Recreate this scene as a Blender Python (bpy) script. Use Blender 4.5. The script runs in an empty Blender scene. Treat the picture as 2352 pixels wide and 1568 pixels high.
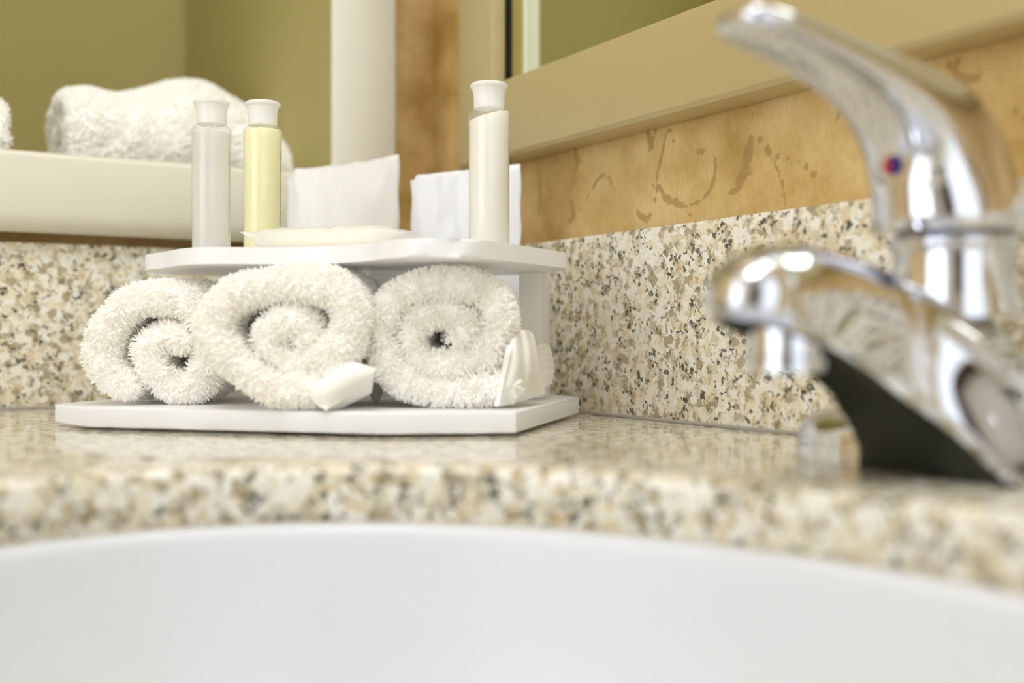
import bpy, bmesh, math, random
import numpy as np
from mathutils import Vector, Matrix, noise

# ---------------------------------------------------------------- scale / frame
# All numbers below are millimetres measured from the corner where the two granite
# splashes meet, at counter level (x along the right wall, -y into the room, z up).
MM = 0.001
H0 = 860.0                       # counter height above the floor
TH = math.atan(1566 / 2600.0)
S, C = math.sin(TH), math.cos(TH)
CAM = (742.1, -369.8, 43.6)

scene = bpy.context.scene
COL = scene.collection

# ---------------------------------------------------------------- camera
cd = bpy.data.cameras.new('camera')
cam = bpy.data.objects.new('camera', cd)
COL.objects.link(cam)
cam.location = (CAM[0] * MM, CAM[1] * MM, (CAM[2] + H0) * MM)
cam.rotation_euler = (math.pi / 2, 0, math.pi / 2 - TH)
cd.sensor_width = 36
cd.lens = 2600 / 2352 * 36
cd.shift_y = -9 / 2352
cd.clip_start = 0.01
cd.dof.use_dof = True
cd.dof.focus_distance = 0.575
cd.dof.aperture_fstop = 4.0
scene.camera = cam

# ---------------------------------------------------------------- world / exposure
w = bpy.data.worlds.new('world'); scene.world = w; w.use_nodes = True
w.node_tree.nodes['Background'].inputs[0].default_value = (0.9, 0.95, 1, 1)
w.node_tree.nodes['Background'].inputs[1].default_value = 0.3
scene.view_settings.view_transform = 'Standard'
scene.view_settings.look = 'None'
scene.view_settings.gamma = 1.0
scene.view_settings.exposure = 0.47
scene.cycles.max_bounces = 24
scene.cycles.diffuse_bounces = 22
scene.cycles.transparent_max_bounces = 16
scene.view_settings.use_curve_mapping = False
LIGHT_FILL = 1.15
LIGHT_FILL_BACK = 1.9
LIGHT_CEILING = 7.5
LIGHT_GLOBE = 26.0


# ---------------------------------------------------------------- helpers
def P(x, y, z):
    return (x * MM, y * MM, z * MM)


def tag(o, label=None, cat=None, group=None, kind=None):
    if label: o['label'] = label
    if cat: o['category'] = cat
    if group: o['group'] = group
    if kind: o['kind'] = kind
    return o


def empty(name, loc, rz=0.0):
    o = bpy.data.objects.new(name, None)
    COL.objects.link(o)
    o.location = (loc[0] * MM, loc[1] * MM, (loc[2] + H0) * MM)
    o.rotation_euler = (0, 0, rz)
    o.empty_display_size = 0.02
    return o


def mesh_obj(name, verts, faces, mat, parent=None, loc=(0, 0, 0), rz=0.0, smooth=True, sharp=None):
    me = bpy.data.meshes.new(name)
    me.from_pydata([tuple(c * MM for c in v) for v in verts], [], faces)
    return finish(name, me, mat, parent, loc, rz, smooth, sharp)


def finish(name, me, mat, parent=None, loc=(0, 0, 0), rz=0.0, smooth=True, sharp=None):
    me.validate()
    bm = bmesh.new(); bm.from_mesh(me)
    bmesh.ops.recalc_face_normals(bm, faces=bm.faces)
    bm.to_mesh(me); bm.free()
    if mat: me.materials.append(mat)
    if smooth:
        me.shade_smooth()
        if sharp: me.set_sharp_from_angle(angle=math.radians(sharp))
    o = bpy.data.objects.new(name, me)
    COL.objects.link(o)
    if parent:
        o.parent = parent
        o.location = (loc[0] * MM, loc[1] * MM, loc[2] * MM)
    else:
        o.location = (loc[0] * MM, loc[1] * MM, (loc[2] + H0) * MM)
    o.rotation_euler = (0, 0, rz)
    return o


def bm_obj(name, bm, mat, parent=None, loc=(0, 0, 0), rz=0.0, smooth=True, sharp=35):
    """bmesh is in mm"""
    for v in bm.verts: v.co *= MM
    me = bpy.data.meshes.new(name)
    bm.to_mesh(me); bm.free()
    return finish(name, me, mat, parent, loc, rz, smooth, sharp)


def add_box(bm, x0, x1, y0, y1, z0, z1):
    vs = [bm.verts.new(c) for c in ((x0, y0, z0), (x1, y0, z0), (x1, y1, z0), (x0, y1, z0),
                                    (x0, y0, z1), (x1, y0, z1), (x1, y1, z1), (x0, y1, z1))]
    for f in ((3, 2, 1, 0), (4, 5, 6, 7), (0, 1, 5, 4), (1, 2, 6, 5), (2, 3, 7, 6), (3, 0, 4, 7)):
        bm.faces.new([vs[i] for i in f])
    return vs


def box(name, b, mat, parent=None, bevel=0.0, seg=3, **k):
    bm = bmesh.new(); add_box(bm, *b)
    if bevel:
        bmesh.ops.bevel(bm, geom=bm.edges[:], offset=bevel, segments=seg, profile=0.5, affect='EDGES')
    return bm_obj(name, bm, mat, parent, **k)


def add_prism(bm, outline, z0, z1, bevel=0.0, seg=3):
    n = len(outline)
    a = [bm.verts.new((x, y, z0)) for x, y in outline]
    b = [bm.verts.new((x, y, z1)) for x, y in outline]
    bm.faces.new(a[::-1]); bm.faces.new(b)
    for i in range(n):
        bm.faces.new((a[i], a[(i + 1) % n], b[(i + 1) % n], b[i]))
    if bevel:
        es = [e for e in bm.edges if abs(e.verts[0].co.z - e.verts[1].co.z) < 1e-6]
        bmesh.ops.bevel(bm, geom=es, offset=bevel, segments=seg, profile=0.5, affect='EDGES')


def prism(name, outline, z0, z1, mat, parent=None, bevel=0.0, **k):
    bm = bmesh.new(); add_prism(bm, outline, z0, z1, bevel)
    return bm_obj(name, bm, mat, parent, **k)


def lathe(name, prof, mat, parent=None, n=48, cx=0, cy=0, sharp=40, **k):
    verts, faces = [], []
    for r, z in prof:
        for i in range(n):
            a = 2 * math.pi * i / n
            verts.append((cx + r * math.cos(a), cy + r * math.sin(a), z))
    m = len(prof)
    open_ends = name == 'bottle_body'
    for j in range(m - 1):
        for i in range(n):
            faces.append((j * n + i, j * n + (i + 1) % n, (j + 1) * n + (i + 1) % n, (j + 1) * n + i))
    if prof[0][0] > 1e-3 and not open_ends: faces.append(tuple(range(n))[::-1])
    if prof[-1][0] > 1e-3 and not open_ends: faces.append(tuple((m - 1) * n + i for i in range(n)))
    o = mesh_obj(name, verts, faces, mat, parent, sharp=sharp, **k)
    return o


def loft(name, rings, mat, parent=None, cap=True, closed=True, sharp=40, **k):
    n = len(rings[0]); verts = [p for r in rings for p in r]; faces = []
    for j in range(len(rings) - 1):
        for i in range(n if closed else n - 1):
            faces.append((j * n + i, j * n + (i + 1) % n, (j + 1) * n + (i + 1) % n, (j + 1) * n + i))
    if cap:
        faces.append(tuple(range(n))[::-1]); faces.append(tuple((len(rings) - 1) * n + i for i in range(n)))
    return mesh_obj(name, verts, faces, mat, parent, sharp=sharp, **k)


def crom(pts, n):
    """Catmull-Rom through pts, resampled evenly to n points"""
    p = np.array(pts, float)
    q = np.vstack([2 * p[0] - p[1], p, 2 * p[-1] - p[-2]])
    out = []
    for i in range(1, len(q) - 2):
        for t in np.linspace(0, 1, 24, endpoint=False):
            a, b, c, d = q[i - 1], q[i], q[i + 1], q[i + 2]
            out.append(0.5 * ((2 * b) + (c - a) * t + (2 * a - 5 * b + 4 * c - d) * t * t + (3 * b - a - 3 * c + d) * t ** 3))
    out.append(p[-1]); out = np.array(out)
    s = np.concatenate([[0], np.cumsum(np.linalg.norm(np.diff(out, axis=0), axis=1))])
    u = np.linspace(0, s[-1], n)
    return np.stack([np.interp(u, s, out[:, k]) for k in range(out.shape[1])], 1), s[-1]


def cam2w(x, f):
    """point x mm right / f mm in front of the reference station, as world x, y"""
    return CAM[0] + x * S - f * C, CAM[1] + x * C + f * S


# ---------------------------------------------------------------- materials
def new_mat(name):
    m = bpy.data.materials.new(name); m.use_nodes = True
    nt = m.node_tree
    return m, nt, nt.nodes['Principled BSDF']


def pmat(name, col, rough=0.5, metal=0.0, **kw):
    m, nt, b = new_mat(name)
    b.inputs['Base Color'].default_value = (*col, 1)
    b.inputs['Roughness'].default_value = rough
    b.inputs['Metallic'].default_value = metal
    for k, v in kw.items():
        b.inputs[k.replace('_', ' ')].default_value = v
    return m


def N(nt, kind, **kw):
    n = nt.nodes.new(kind)
    for k, v in kw.items(): setattr(n, k, v)
    return n


def ramp(nt, stops, interp='LINEAR'):
    r = nt.nodes.new('ShaderNodeValToRGB'); cr = r.color_ramp; cr.interpolation = interp
    while len(cr.elements) < len(stops): cr.elements.new(0.5)
    for e, (p, c) in zip(cr.elements, stops):
        e.position = p; e.color = (*c, 1) if len(c) == 3 else c
    return r


def mix(nt, a, b, fac, mode='MIX'):
    m = nt.nodes.new('ShaderNodeMix'); m.data_type = 'RGBA'; m.blend_type = mode
    for s, v in ((0, fac), (6, a), (7, b)):
        if hasattr(v, 'is_output') or isinstance(v, bpy.types.NodeSocket): nt.links.new(v, m.inputs[s])
        elif isinstance(v, (int, float)): m.inputs[s].default_value = v
        else: m.inputs[s].default_value = (*v, 1)
    return m.outputs[2]


def bump(nt, b, src, strength, dist):
    bp = N(nt, 'ShaderNodeBump'); bp.inputs['Strength'].default_value = strength
    bp.inputs['Distance'].default_value = dist
    nt.links.new(src, bp.inputs['Height']); nt.links.new(bp.outputs[0], b.inputs['Normal'])


def granite_mat():
    m, nt, b = new_mat('speckled_granite')
    L = nt.links.new
    tc = N(nt, 'ShaderNodeTexCoord')
    nz = N(nt, 'ShaderNodeTexNoise'); nz.inputs['Scale'].default_value = 420; nz.inputs['Detail'].default_value = 3
    L(tc.outputs['Object'], nz.inputs['Vector'])
    sub = N(nt, 'ShaderNodeVectorMath', operation='SUBTRACT'); sub.inputs[1].default_value = (.5, .5, .5)
    L(nz.outputs['Color'], sub.inputs[0])
    sc = N(nt, 'ShaderNodeVectorMath', operation='SCALE'); sc.inputs['Scale'].default_value = 0.0052
    L(sub.outputs[0], sc.inputs[0])
    ad = N(nt, 'ShaderNodeVectorMath', operation='ADD')
    L(tc.outputs['Object'], ad.inputs[0]); L(sc.outputs[0], ad.inputs[1])
    vec = ad.outputs[0]

    def vor(scale, stops, interp='CONSTANT'):
        v = N(nt, 'ShaderNodeTexVoronoi'); v.inputs['Scale'].default_value = scale
        L(vec, v.inputs['Vector'])
        s = N(nt, 'ShaderNodeSeparateColor'); L(v.outputs['Color'], s.inputs[0])
        r = ramp(nt, stops, interp); L(s.outputs[0], r.inputs[0])
        return r.outputs[0], v, s

    cream = (0.785, 0.73, 0.575); pale = (0.845, 0.82, 0.735); warm = (0.70, 0.61, 0.42)
    c1, v1, s1 = vor(230, [(0, cream), (.28, pale), (.55, (0.66, 0.60, 0.44)), (.66, warm), (.76, pale), (.9, (0.42, 0.36, 0.24))])
    # grey clusters
    c2, v2, s2 = vor(330, [(0, (.34, .30, .22)), (.3, (.50, .45, .34)), (.6, (.30, .24, .13)), (.8, (.62, .57, .44))])
    ng = N(nt, 'ShaderNodeTexNoise'); ng.inputs['Scale'].default_value = 135; ng.inputs['Detail'].default_value = 5
    ng.inputs['Roughness'].default_value = .65
    L(vec, ng.inputs['Vector'])
    rg = ramp(nt, [(.53, (0, 0, 0)), (.585, (1, 1, 1))]); L(ng.outputs[0], rg.inputs[0])
    base = mix(nt, c1, c2, rg.outputs[0])
    # ochre stains
    no = N(nt, 'ShaderNodeTexNoise'); no.inputs['Scale'].default_value = 210; no.inputs['Detail'].default_value = 3
    L(tc.outputs['Object'], no.inputs['Vector'])
    ro = ramp(nt, [(.60, (0, 0, 0)), (.68, (.8, .8, .8))]); L(no.outputs[0], ro.inputs[0])
    base = mix(nt, base, (.52, .34, .10), ro.outputs[0])
    # small black flecks
    v3 = N(nt, 'ShaderNodeTexVoronoi'); v3.inputs['Scale'].default_value = 560
    L(vec, v3.inputs['Vector'])
    s3 = N(nt, 'ShaderNodeSeparateColor'); L(v3.outputs['Color'], s3.inputs[0])
    nb = N(nt, 'ShaderNodeTexNoise'); nb.inputs['Scale'].default_value = 90; nb.inputs['Detail'].default_value = 2
    L(tc.outputs['Object'], nb.inputs['Vector'])
    mm = N(nt, 'ShaderNodeMath', operation='MULTIPLY'); L(s3.outputs[1], mm.inputs[0]); L(nb.outputs[0], mm.inputs[1])
    rb = ramp(nt, [(.455, (0, 0, 0)), (.48, (.9, .9, .9))]); L(mm.outputs[0], rb.inputs[0])
    base = mix(nt, base, (.035, .04, .03), rb.outputs[0])
    L(base, b.inputs['Base Color'])
    b.inputs['Roughness'].default_value = 0.09
    b.inputs['Specular IOR Level'].default_value = 0.5
    return m


def wallpaper_mat():
    m, nt, b = new_mat('mottled_wallpaper')
    L = nt.links.new
    tc = N(nt, 'ShaderNodeTexCoord')
    n1 = N(nt, 'ShaderNodeTexNoise'); n1.inputs['Scale'].default_value = 19; n1.inputs['Detail'].default_value = 8
    n1.inputs['Roughness'].default_value = .62
    L(tc.outputs['Object'], n1.inputs['Vector'])
    r1 = ramp(nt, [(.34, (.45, .285, .075)), (.50, (.64, .445, .175)), (.66, (.76, .58, .28))])
    L(n1.outputs[0], r1.inputs[0])
    mp = N(nt, 'ShaderNodeMapping'); mp.inputs['Scale'].default_value = (1, 1, .6)
    L(tc.outputs['Object'], mp.inputs[0])
    n2 = N(nt, 'ShaderNodeTexNoise'); n2.inputs['Scale'].default_value = 520; n2.inputs['Detail'].default_value = 3
    L(mp.outputs[0], n2.inputs['Vector'])
    r2 = ramp(nt, [(.3, (.90, .885, .86)), (.7, (1.0, 1.0, 1.0))]); L(n2.outputs[0], r2.inputs[0])
    base = mix(nt, r1.outputs[0], r2.outputs[0], 1.0, 'MULTIPLY')
    # darker scroll motif printed on the paper
    at = N(nt, 'ShaderNodeAttribute'); at.attribute_name = 'motif'
    n3 = N(nt, 'ShaderNodeTexNoise'); n3.inputs['Scale'].default_value = 260; n3.inputs['Detail'].default_value = 4
    L(tc.outputs['Object'], n3.inputs['Vector'])
    a = N(nt, 'ShaderNodeMath', operation='ADD'); L(at.outputs['Fac'], a.inputs[0]); L(n3.outputs[0], a.inputs[1])
    r3 = ramp(nt, [(.98 / 2, (0, 0, 0)), (1.10 / 2, (.7, .7, .7))])
    hf = N(nt, 'ShaderNodeMath', operation='MULTIPLY'); hf.inputs[1].default_value = .5
    L(a.outputs[0], hf.inputs[0]); L(hf.outputs[0], r3.inputs[0])
    base = mix(nt, base, (.36, .215, .07), r3.outputs[0])
    L(base, b.inputs['Base Color'])
    b.inputs['Roughness'].default_value = .55
    bump(nt, b, n2.outputs[0], .25, .0006)
    return m


def noisy(name, c0, c1, scale, rough, bump_s=0, bdist=.001, **kw):
    m = pmat(name, c0, rough, **kw); nt = m.node_tree; b = nt.nodes['Principled BSDF']
    tc = N(nt, 'ShaderNodeTexCoord')
    n = N(nt, 'ShaderNodeTexNoise'); n.inputs['Scale'].default_value = scale; n.inputs['Detail'].default_value = 4
    nt.links.new(tc.outputs['Object'], n.inputs['Vector'])
    r = ramp(nt, [(.35, c0), (.65, c1)]); nt.links.new(n.outputs[0], r.inputs[0])
    nt.links.new(r.outputs[0], b.inputs['Base Color'])
    if bump_s: bump(nt, b, n.outputs[0], bump_s, bdist)
    return m


M = {}
M['granite'] = granite_mat()
M['paper'] = wallpaper_mat()

M['hem'] = noisy('white_woven_hem', (.88, .865, .83), (.92, .91, .885), 700, .8, .3, .0004)
M['cream'] = noisy('cream_moulded_plastic', (.72, .69, .575), (.74, .71, .60), 6, .32)
M['khaki'] = noisy('niche_shade_khaki', (.37, .315, .11), (.39, .33, .125), 5, .6, Specular_IOR_Level=.2)  # same moulding as the cream front; niche shade is put into this colour
M['frame'] = noisy('tan_lacquered_frame', (.475, .385, .185), (.495, .40, .20), 8, .30)
M['chrome'] = pmat('polished_chrome', (.70, .72, .78), .045, 1.0)
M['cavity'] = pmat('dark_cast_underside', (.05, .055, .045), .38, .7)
M['porcelain'] = pmat('white_porcelain', (.715, .735, .775), .22, Specular_IOR_Level=.3)
M['bead'] = pmat('pale_silicone', (.62, .57, .44), .4)
M['caulk'] = pmat('grey_silicone', (.35, .33, .28), .5)
M['red'] = pmat('red_enamel', (.5, .01, .02), .3)
M['blue'] = pmat('blue_enamel', (.006, .012, .22), .3)
M['mirror'] = pmat('mirror_silvering', (.80, .84, .72), .015, 1.0)
M['bevel'] = pmat('reflection_tinted_mirror_edge', (.72, .68, .38), .2, 1.0)  # yellowish tint carries the reflection seen in the mirror's edge
M['edgeline'] = pmat('painted_mirror_glint', (.80, .82, .70), .35)  # pale colour stands for a bright reflected line on the mirror
M['ink'] = pmat('grey_print', (.25, .22, .16), .6)
M['lotion'] = pmat('white_lotion', (.86, .85, .77), .25, Subsurface_Weight=.3, Subsurface_Scale=.003)
M['shampoo'] = pmat('pale_yellow_shampoo', (.86, .84, .50), .25, Subsurface_Weight=.3, Subsurface_Scale=.003)
M['soap'] = noisy('cream_soap', (.88, .80, .60), (.90, .83, .66), 30, .5)
M['door'] = noisy('dark_brown_door', (.03, .018, .010), (.05, .03, .016), 20, .5)
M['ceiling'] = noisy('white_ceiling_paint', (.86, .85, .81), (.88, .87, .83), 10, .9)
M['roomwall'] = noisy('warm_cream_wall_paint', (.74, .725, .68), (.77, .755, .71), 6, .8)
M['floor'] = noisy('beige_floor_tile', (.38, .32, .24), (.46, .40, .31), 9, .35)


def emis(name, col, st):
    m = bpy.data.materials.new(name); m.use_nodes = True; nt = m.node_tree; nt.nodes.clear()
    e = nt.nodes.new('ShaderNodeEmission'); o = nt.nodes.new('ShaderNodeOutputMaterial')
    e.inputs[0].default_value = (*col, 1); e.inputs[1].default_value = st
    nt.links.new(e.outputs[0], o.inputs[0])
    return m


def translucent(name, col, trans, rough, alpha_mix=0.0):
    """milky film: diffuse + translucent + gloss, partly see-through"""
    m = bpy.data.materials.new(name); m.use_nodes = True; nt = m.node_tree; nt.nodes.clear(); L = nt.links.new
    o = N(nt, 'ShaderNodeOutputMaterial'); d = N(nt, 'ShaderNodeBsdfDiffuse'); t = N(nt, 'ShaderNodeBsdfTranslucent')
    g = N(nt, 'ShaderNodeBsdfGlossy'); tr = N(nt, 'ShaderNodeBsdfTransparent')
    for x in (d, t): x.inputs['Color'].default_value = (*col, 1)
    g.inputs['Roughness'].default_value = rough
    a = N(nt, 'ShaderNodeMixShader'); a.inputs[0].default_value = trans
    L(d.outputs[0], a.inputs[1]); L(t.outputs[0], a.inputs[2])
    lw = N(nt, 'ShaderNodeLayerWeight'); lw.inputs[0].default_value = .5
    pw = N(nt, 'ShaderNodeMath', operation='POWER'); pw.inputs[1].default_value = 4; L(lw.outputs['Facing'], pw.inputs[0])
    f = N(nt, 'ShaderNodeMath', operation='MULTIPLY_ADD'); f.inputs[1].default_value = .35; f.inputs[2].default_value = .045; L(pw.outputs[0], f.inputs[0])
    c = N(nt, 'ShaderNodeMixShader'); L(a.outputs[0], c.inputs[1]); L(tr.outputs[0], c.inputs[2]); c.inputs[0].default_value = alpha_mix
    e = N(nt, 'ShaderNodeMixShader'); L(f.outputs[0], e.inputs[0]); L(c.outputs[0], e.inputs[1]); L(g.outputs[0], e.inputs[2])
    L(e.outputs[0], o.inputs[0])
    return m


M['cap'] = translucent('frosted_clear_cap', (.96, .96, .955), .22, .25, .10)
M['shell'] = translucent('clear_bottle_plastic', (.96, .96, .95), .5, .08, .86)
M['gel'] = translucent('hazy_clear_gel', (.93, .925, .90), .3, .15, .40)
M['film'] = translucent('crinkled_clear_film', (.97, .975, .98), .4, .12, .45)
M['acrylic'] = translucent('frosted_white_acrylic', (.965, .972, .99), .16, .25, .0)
M['pouch'] = translucent('white_plastic_pouch', (.92, .93, .97), .2, .12, .0)
M['pouch_soft'] = translucent('soft_translucent_pouch', (.965, .965, .955), .25, .2, .12)
M['terry'] = pmat('white_terry_cloth', (.975, .965, .94), .95, Specular_IOR_Level=.1)
M['lens'] = emis('lit_diffuser', (.95, .975, 1), LIGHT_CEILING)
M['fill_glow'] = emis('added_fill_glow', (.93, .97, 1), LIGHT_FILL)
M['fill_glow_back'] = emis('added_fill_glow_back', (.93, .97, 1), LIGHT_FILL_BACK)
M['globe'] = emis('lit_globe', (.94, .97, 1), LIGHT_GLOBE)


# ================================================================ SETTING
def structure(o):
    o['kind'] = 'structure'; return o


RX0, RX1, RY0, RY1, RZ0, RZ1 = -20, 2300, -1900, 20, -860, 1540

# right wall with the printed motif (attribute on a fine grid where the paper shows)
def wall_right():
    x0, x1, z0, z1, st = -20, 640, 96, 300, 1.6
    nx, nz = int((x1 - x0) / st) + 1, int((z1 - z0) / st) + 1
    X, Z = np.meshgrid(np.linspace(x0, x1, nx), np.linspace(z0, z1, nz))
    # strokes: (width, [(x,z)...]) in mm on the wall
    strokes = STROKES
    D = np.full(X.shape, -1.0)
    for wd, pts in strokes:
        c, ln = crom(pts, max(8, int(sum(math.dist(a, b) for a, b in zip(pts, pts[1:])) / 1.2))) if len(pts) > 2 else (np.array(pts, float), 0)
        for k, (px, pz) in enumerate(c):
            ww = wd * (.55 + .45 * math.sin(math.pi * (k + .5) / len(c)))
            msk = (abs(X - px) < 12) & (abs(Z - pz) < 12)
            d = np.hypot(X[msk] - px, Z[msk] - pz)
            D[msk] = np.maximum(D[msk], .90 - .42 * d / ww)
    D = np.clip(D, 0, 1)
    verts = [(a, 20, b) for a, b in zip(X.ravel(), Z.ravel())]
    faces = []
    for j in range(nz - 1):
        for i in range(nx - 1):
            faces.append((j * nx + i, j * nx + i + 1, (j + 1) * nx + i + 1, (j + 1) * nx + i))
    base = len(verts)
    verts += [(RX0, 20, RZ0), (RX1, 20, RZ0), (RX1, 20, z0), (x0, 20, z0), (x1, 20, z0),
              (x1, 20, z1), (RX1, 20, z1), (RX0, 20, z1), (RX0, 20, RZ1), (RX1, 20, RZ1)]
    b = base
    faces += [(b, b + 1, b + 2, b + 4, b + 3), (b + 4, b + 2, b + 6, b + 5), (b + 7, b + 5, b + 6, b + 9, b + 8)]
    # thickness behind
    k = len(verts)
    verts += [(RX0, 80, RZ0), (RX1, 80, RZ0), (RX1, 80, RZ1), (RX0, 80, RZ1)]
    faces += [(k, k + 1, k + 2, k + 3)]
    me = bpy.data.meshes.new('wall_right')
    me.from_pydata([tuple(c * MM for c in v) for v in verts], [], faces)
    at = me.attributes.new('motif', 'FLOAT', 'POINT')
    vals = np.zeros(len(verts), np.float32); vals[:D.size] = D.ravel()
    at.data.foreach_set('value', vals)
    me.materials.append(M['paper'])
    o = bpy.data.objects.new('wall_right', me); COL.objects.link(o); o.location = (0, 0, H0 * MM)
    return structure(o)


def onwall(px, py):
    """wall position of a motif point measured on the photograph"""
    r, u = (px - 1176) / 2600, (775 - py) / 2600
    v = (r * S - C, r * C + S, u)
    t = (20 - CAM[1]) / v[1]
    return (CAM[0] + t * v[0], CAM[2] + t * v[2])


def _st(wd, *pts): return (wd, [onwall(*p) for p in pts])


STROKES = [
    _st(1.3, (1533, 300), (1525, 330), (1517, 370), (1510, 400), (1508, 440)),
    _st(2.6, (1513, 425), (1522, 445), (1545, 462), (1575, 472)),
    _st(1.5, (1572, 470), (1600, 466), (1622, 448), (1636, 425), (1643, 395), (1641, 365), (1630, 347), (1612, 342), (1606, 352)),
    _st(1.2, (1575, 484), (1588, 496), (1598, 508)),
    _st(2.8, (1487, 300), (1497, 330), (1492, 345)), _st(2.4, (1505, 295), (1500, 318)),
    _st(4.2, (1724, 318), (1719, 345), (1715, 375), (1708, 400), (1698, 428)),
    _st(2.2, (1703, 420), (1690, 438), (1676, 442)),
    _st(2.6, (1745, 322), (1762, 345)), _st(1.3, (1765, 352), (1778, 375), (1790, 400), (1797, 430), (1803, 470)),
    _st(2.2, (1768, 350), (1788, 358)), _st(1.8, (1810, 366), (1835, 372)), _st(2.6, (1852, 380), (1868, 400)),
    _st(1.5, (1236, 395), (1241, 430), (1240, 470), (1236, 500)),
    _st(3.4, (1320, 340), (1326, 375), (1322, 390)), _st(2.6, (1312, 465), (1318, 490), (1308, 510)),
    _st(1.3, (1346, 462), (1356, 440), (1370, 418), (1385, 402), (1400, 410), (1409, 435)),
    _st(2.4, (1463, 482), (1472, 498), (1485, 502), (1496, 490)),
    _st(1.6, (1400, 320), (1405, 335)), _st(2.0, (1540, 300), (1548, 325)),
    _st(2.6, (1602, 345), (1612, 350)), _st(1.6, (1940, 235), (1930, 255), (1918, 282)),
    _st(2.6, (2192, 152), (2200, 172), (2222, 184), (2248, 178), (2254, 168)),
    _st(2.2, (2180, 150), (2200, 140)), _st(2.0, (2330, 255), (2352, 270)),
    _st(2.0, (1500, 425), (1504, 460)), _st(1.6, (1330, 480), (1338, 500)), _st(1.6, (1255, 425), (1262, 435)),
]
wall_right()

# left wall: wallpaper with the opening of the moulded shelf unit
NY0, NY1, NZ0, NZ1 = -520, -20, 112, 970     # body of the shelf unit passing through the wall
bm = bmesh.new()
add_box(bm, -75, -20, RY0, NY0 + 8, RZ0, RZ1)
add_box(bm, -75, -20, NY1 - 8, 20, RZ0, RZ1)
add_box(bm, -75, -20, NY0 + 8, NY1 - 8, RZ0, NZ0 + 3)
add_box(bm, -75, -20, NY0 + 8, NY1 - 8, NZ1 - 8, RZ1)
structure(bm_obj('wall_left', bm, M['paper'], smooth=False))
structure(box('wall_back', (RX0, RX1, RY0 - 50, RY0, RZ0, RZ1), M['roomwall']))
structure(box('wall_far', (RX1, RX1 + 50, RY0, RY1 + 60, RZ0, RZ1), M['roomwall']))
structure(box('floor', (-75, RX1 + 50, RY0 - 50, 80, RZ0 - 50, RZ0), M['floor']))
structure(box('ceiling', (-75, RX1 + 50, RY0 - 50, 80, RZ1, RZ1 + 50), M['ceiling']))
d = structure(box('door_1', (RX1 - 40, RX1 - 4, -1880, -1300, RZ0, 1180), M['door'], bevel=3))
for z0, z1 in ((-760, 60), (180, 1080)):
    box('door_panel', (RX1 - 46, RX1 - 38, -1830, -1350, z0, z1), M['door'], bevel=6).parent = None
for o in [o for o in COL.objects if o.name.startswith('door_panel')]:
    loc = o.location.copy(); o.parent = d; o.location = (0, 0, 0)

fpanel = structure(box('fill_panel_1', (RX1 - 30, RX1 - 2, -1250, 10, -350, 1350), M['ceiling'], bevel=3))  # unseen glowing panel, added to fill light from the front
box('fill_pane', (RX1 - 34, RX1 - 30.5, -1200, -40, -300, 1300), M['fill_glow'], fpanel).location = (0, 0, 0)

fpanel = structure(box('fill_panel_2', (150, 1350, RY0 + 2, RY0 + 30, -350, 1350), M['ceiling'], bevel=3))  # second unseen glowing panel, added for light from the niche's open side
box('fill_pane', (200, 1300, RY0 + 30.5, RY0 + 34, -300, 1300), M['fill_glow_back'], fpanel).location = (0, 0, 0)

# ceiling light (off frame, lights the room)
cl = empty('ceiling_light', (950, -800, RZ1))
tag(cl, 'square white ceiling light panel in the middle of the bathroom ceiling', 'ceiling light')
box('light_frame', (-330, 330, -330, 330, -30, 0), M['ceiling'], cl, bevel=4)
box('diffuser', (-300, 300, -300, 300, -38, -30.5), M['lens'], cl)

# vanity lamp above the mirror: back plate and four globes
vl = empty('vanity_light', (620, 20, 1150))
tag(vl, 'chrome bar light with four round frosted globes above the mirror', 'wall lamp')
box('back_plate', (-340, 340, -30, 0, -55, 55), M['chrome'], vl, bevel=6)
for i in range(4):
    x = -255 + 170 * i
    lathe('lamp_holder', [(20, -12), (24, 0), (24, 6), (18, 16)], M['chrome'], vl, n=24, cx=x, cy=-70, loc=(0, 0, -8))
    a = [(max(.01, 42 * math.sin(math.pi * k / 16)), -42 * math.cos(math.pi * k / 16) + 50) for k in range(17)]
    lathe('globe', a, M['globe'], vl, n=32, cx=x, cy=-70)
    box('arm', (x - 5, x + 5, -70, -28, -16, -8), M['chrome'], vl, bevel=1)

# ================================================================ COUNTER, SPLASH, BASIN
BX, BY, BA, BB = 578.0, -287.0, 213.0, 167.0


def ell(a, b, n=160, cx=BX, cy=BY):
    return [(cx + a * math.cos(2 * math.pi * i / n), cy + b * math.sin(2 * math.pi * i / n)) for i in range(n)]


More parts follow.
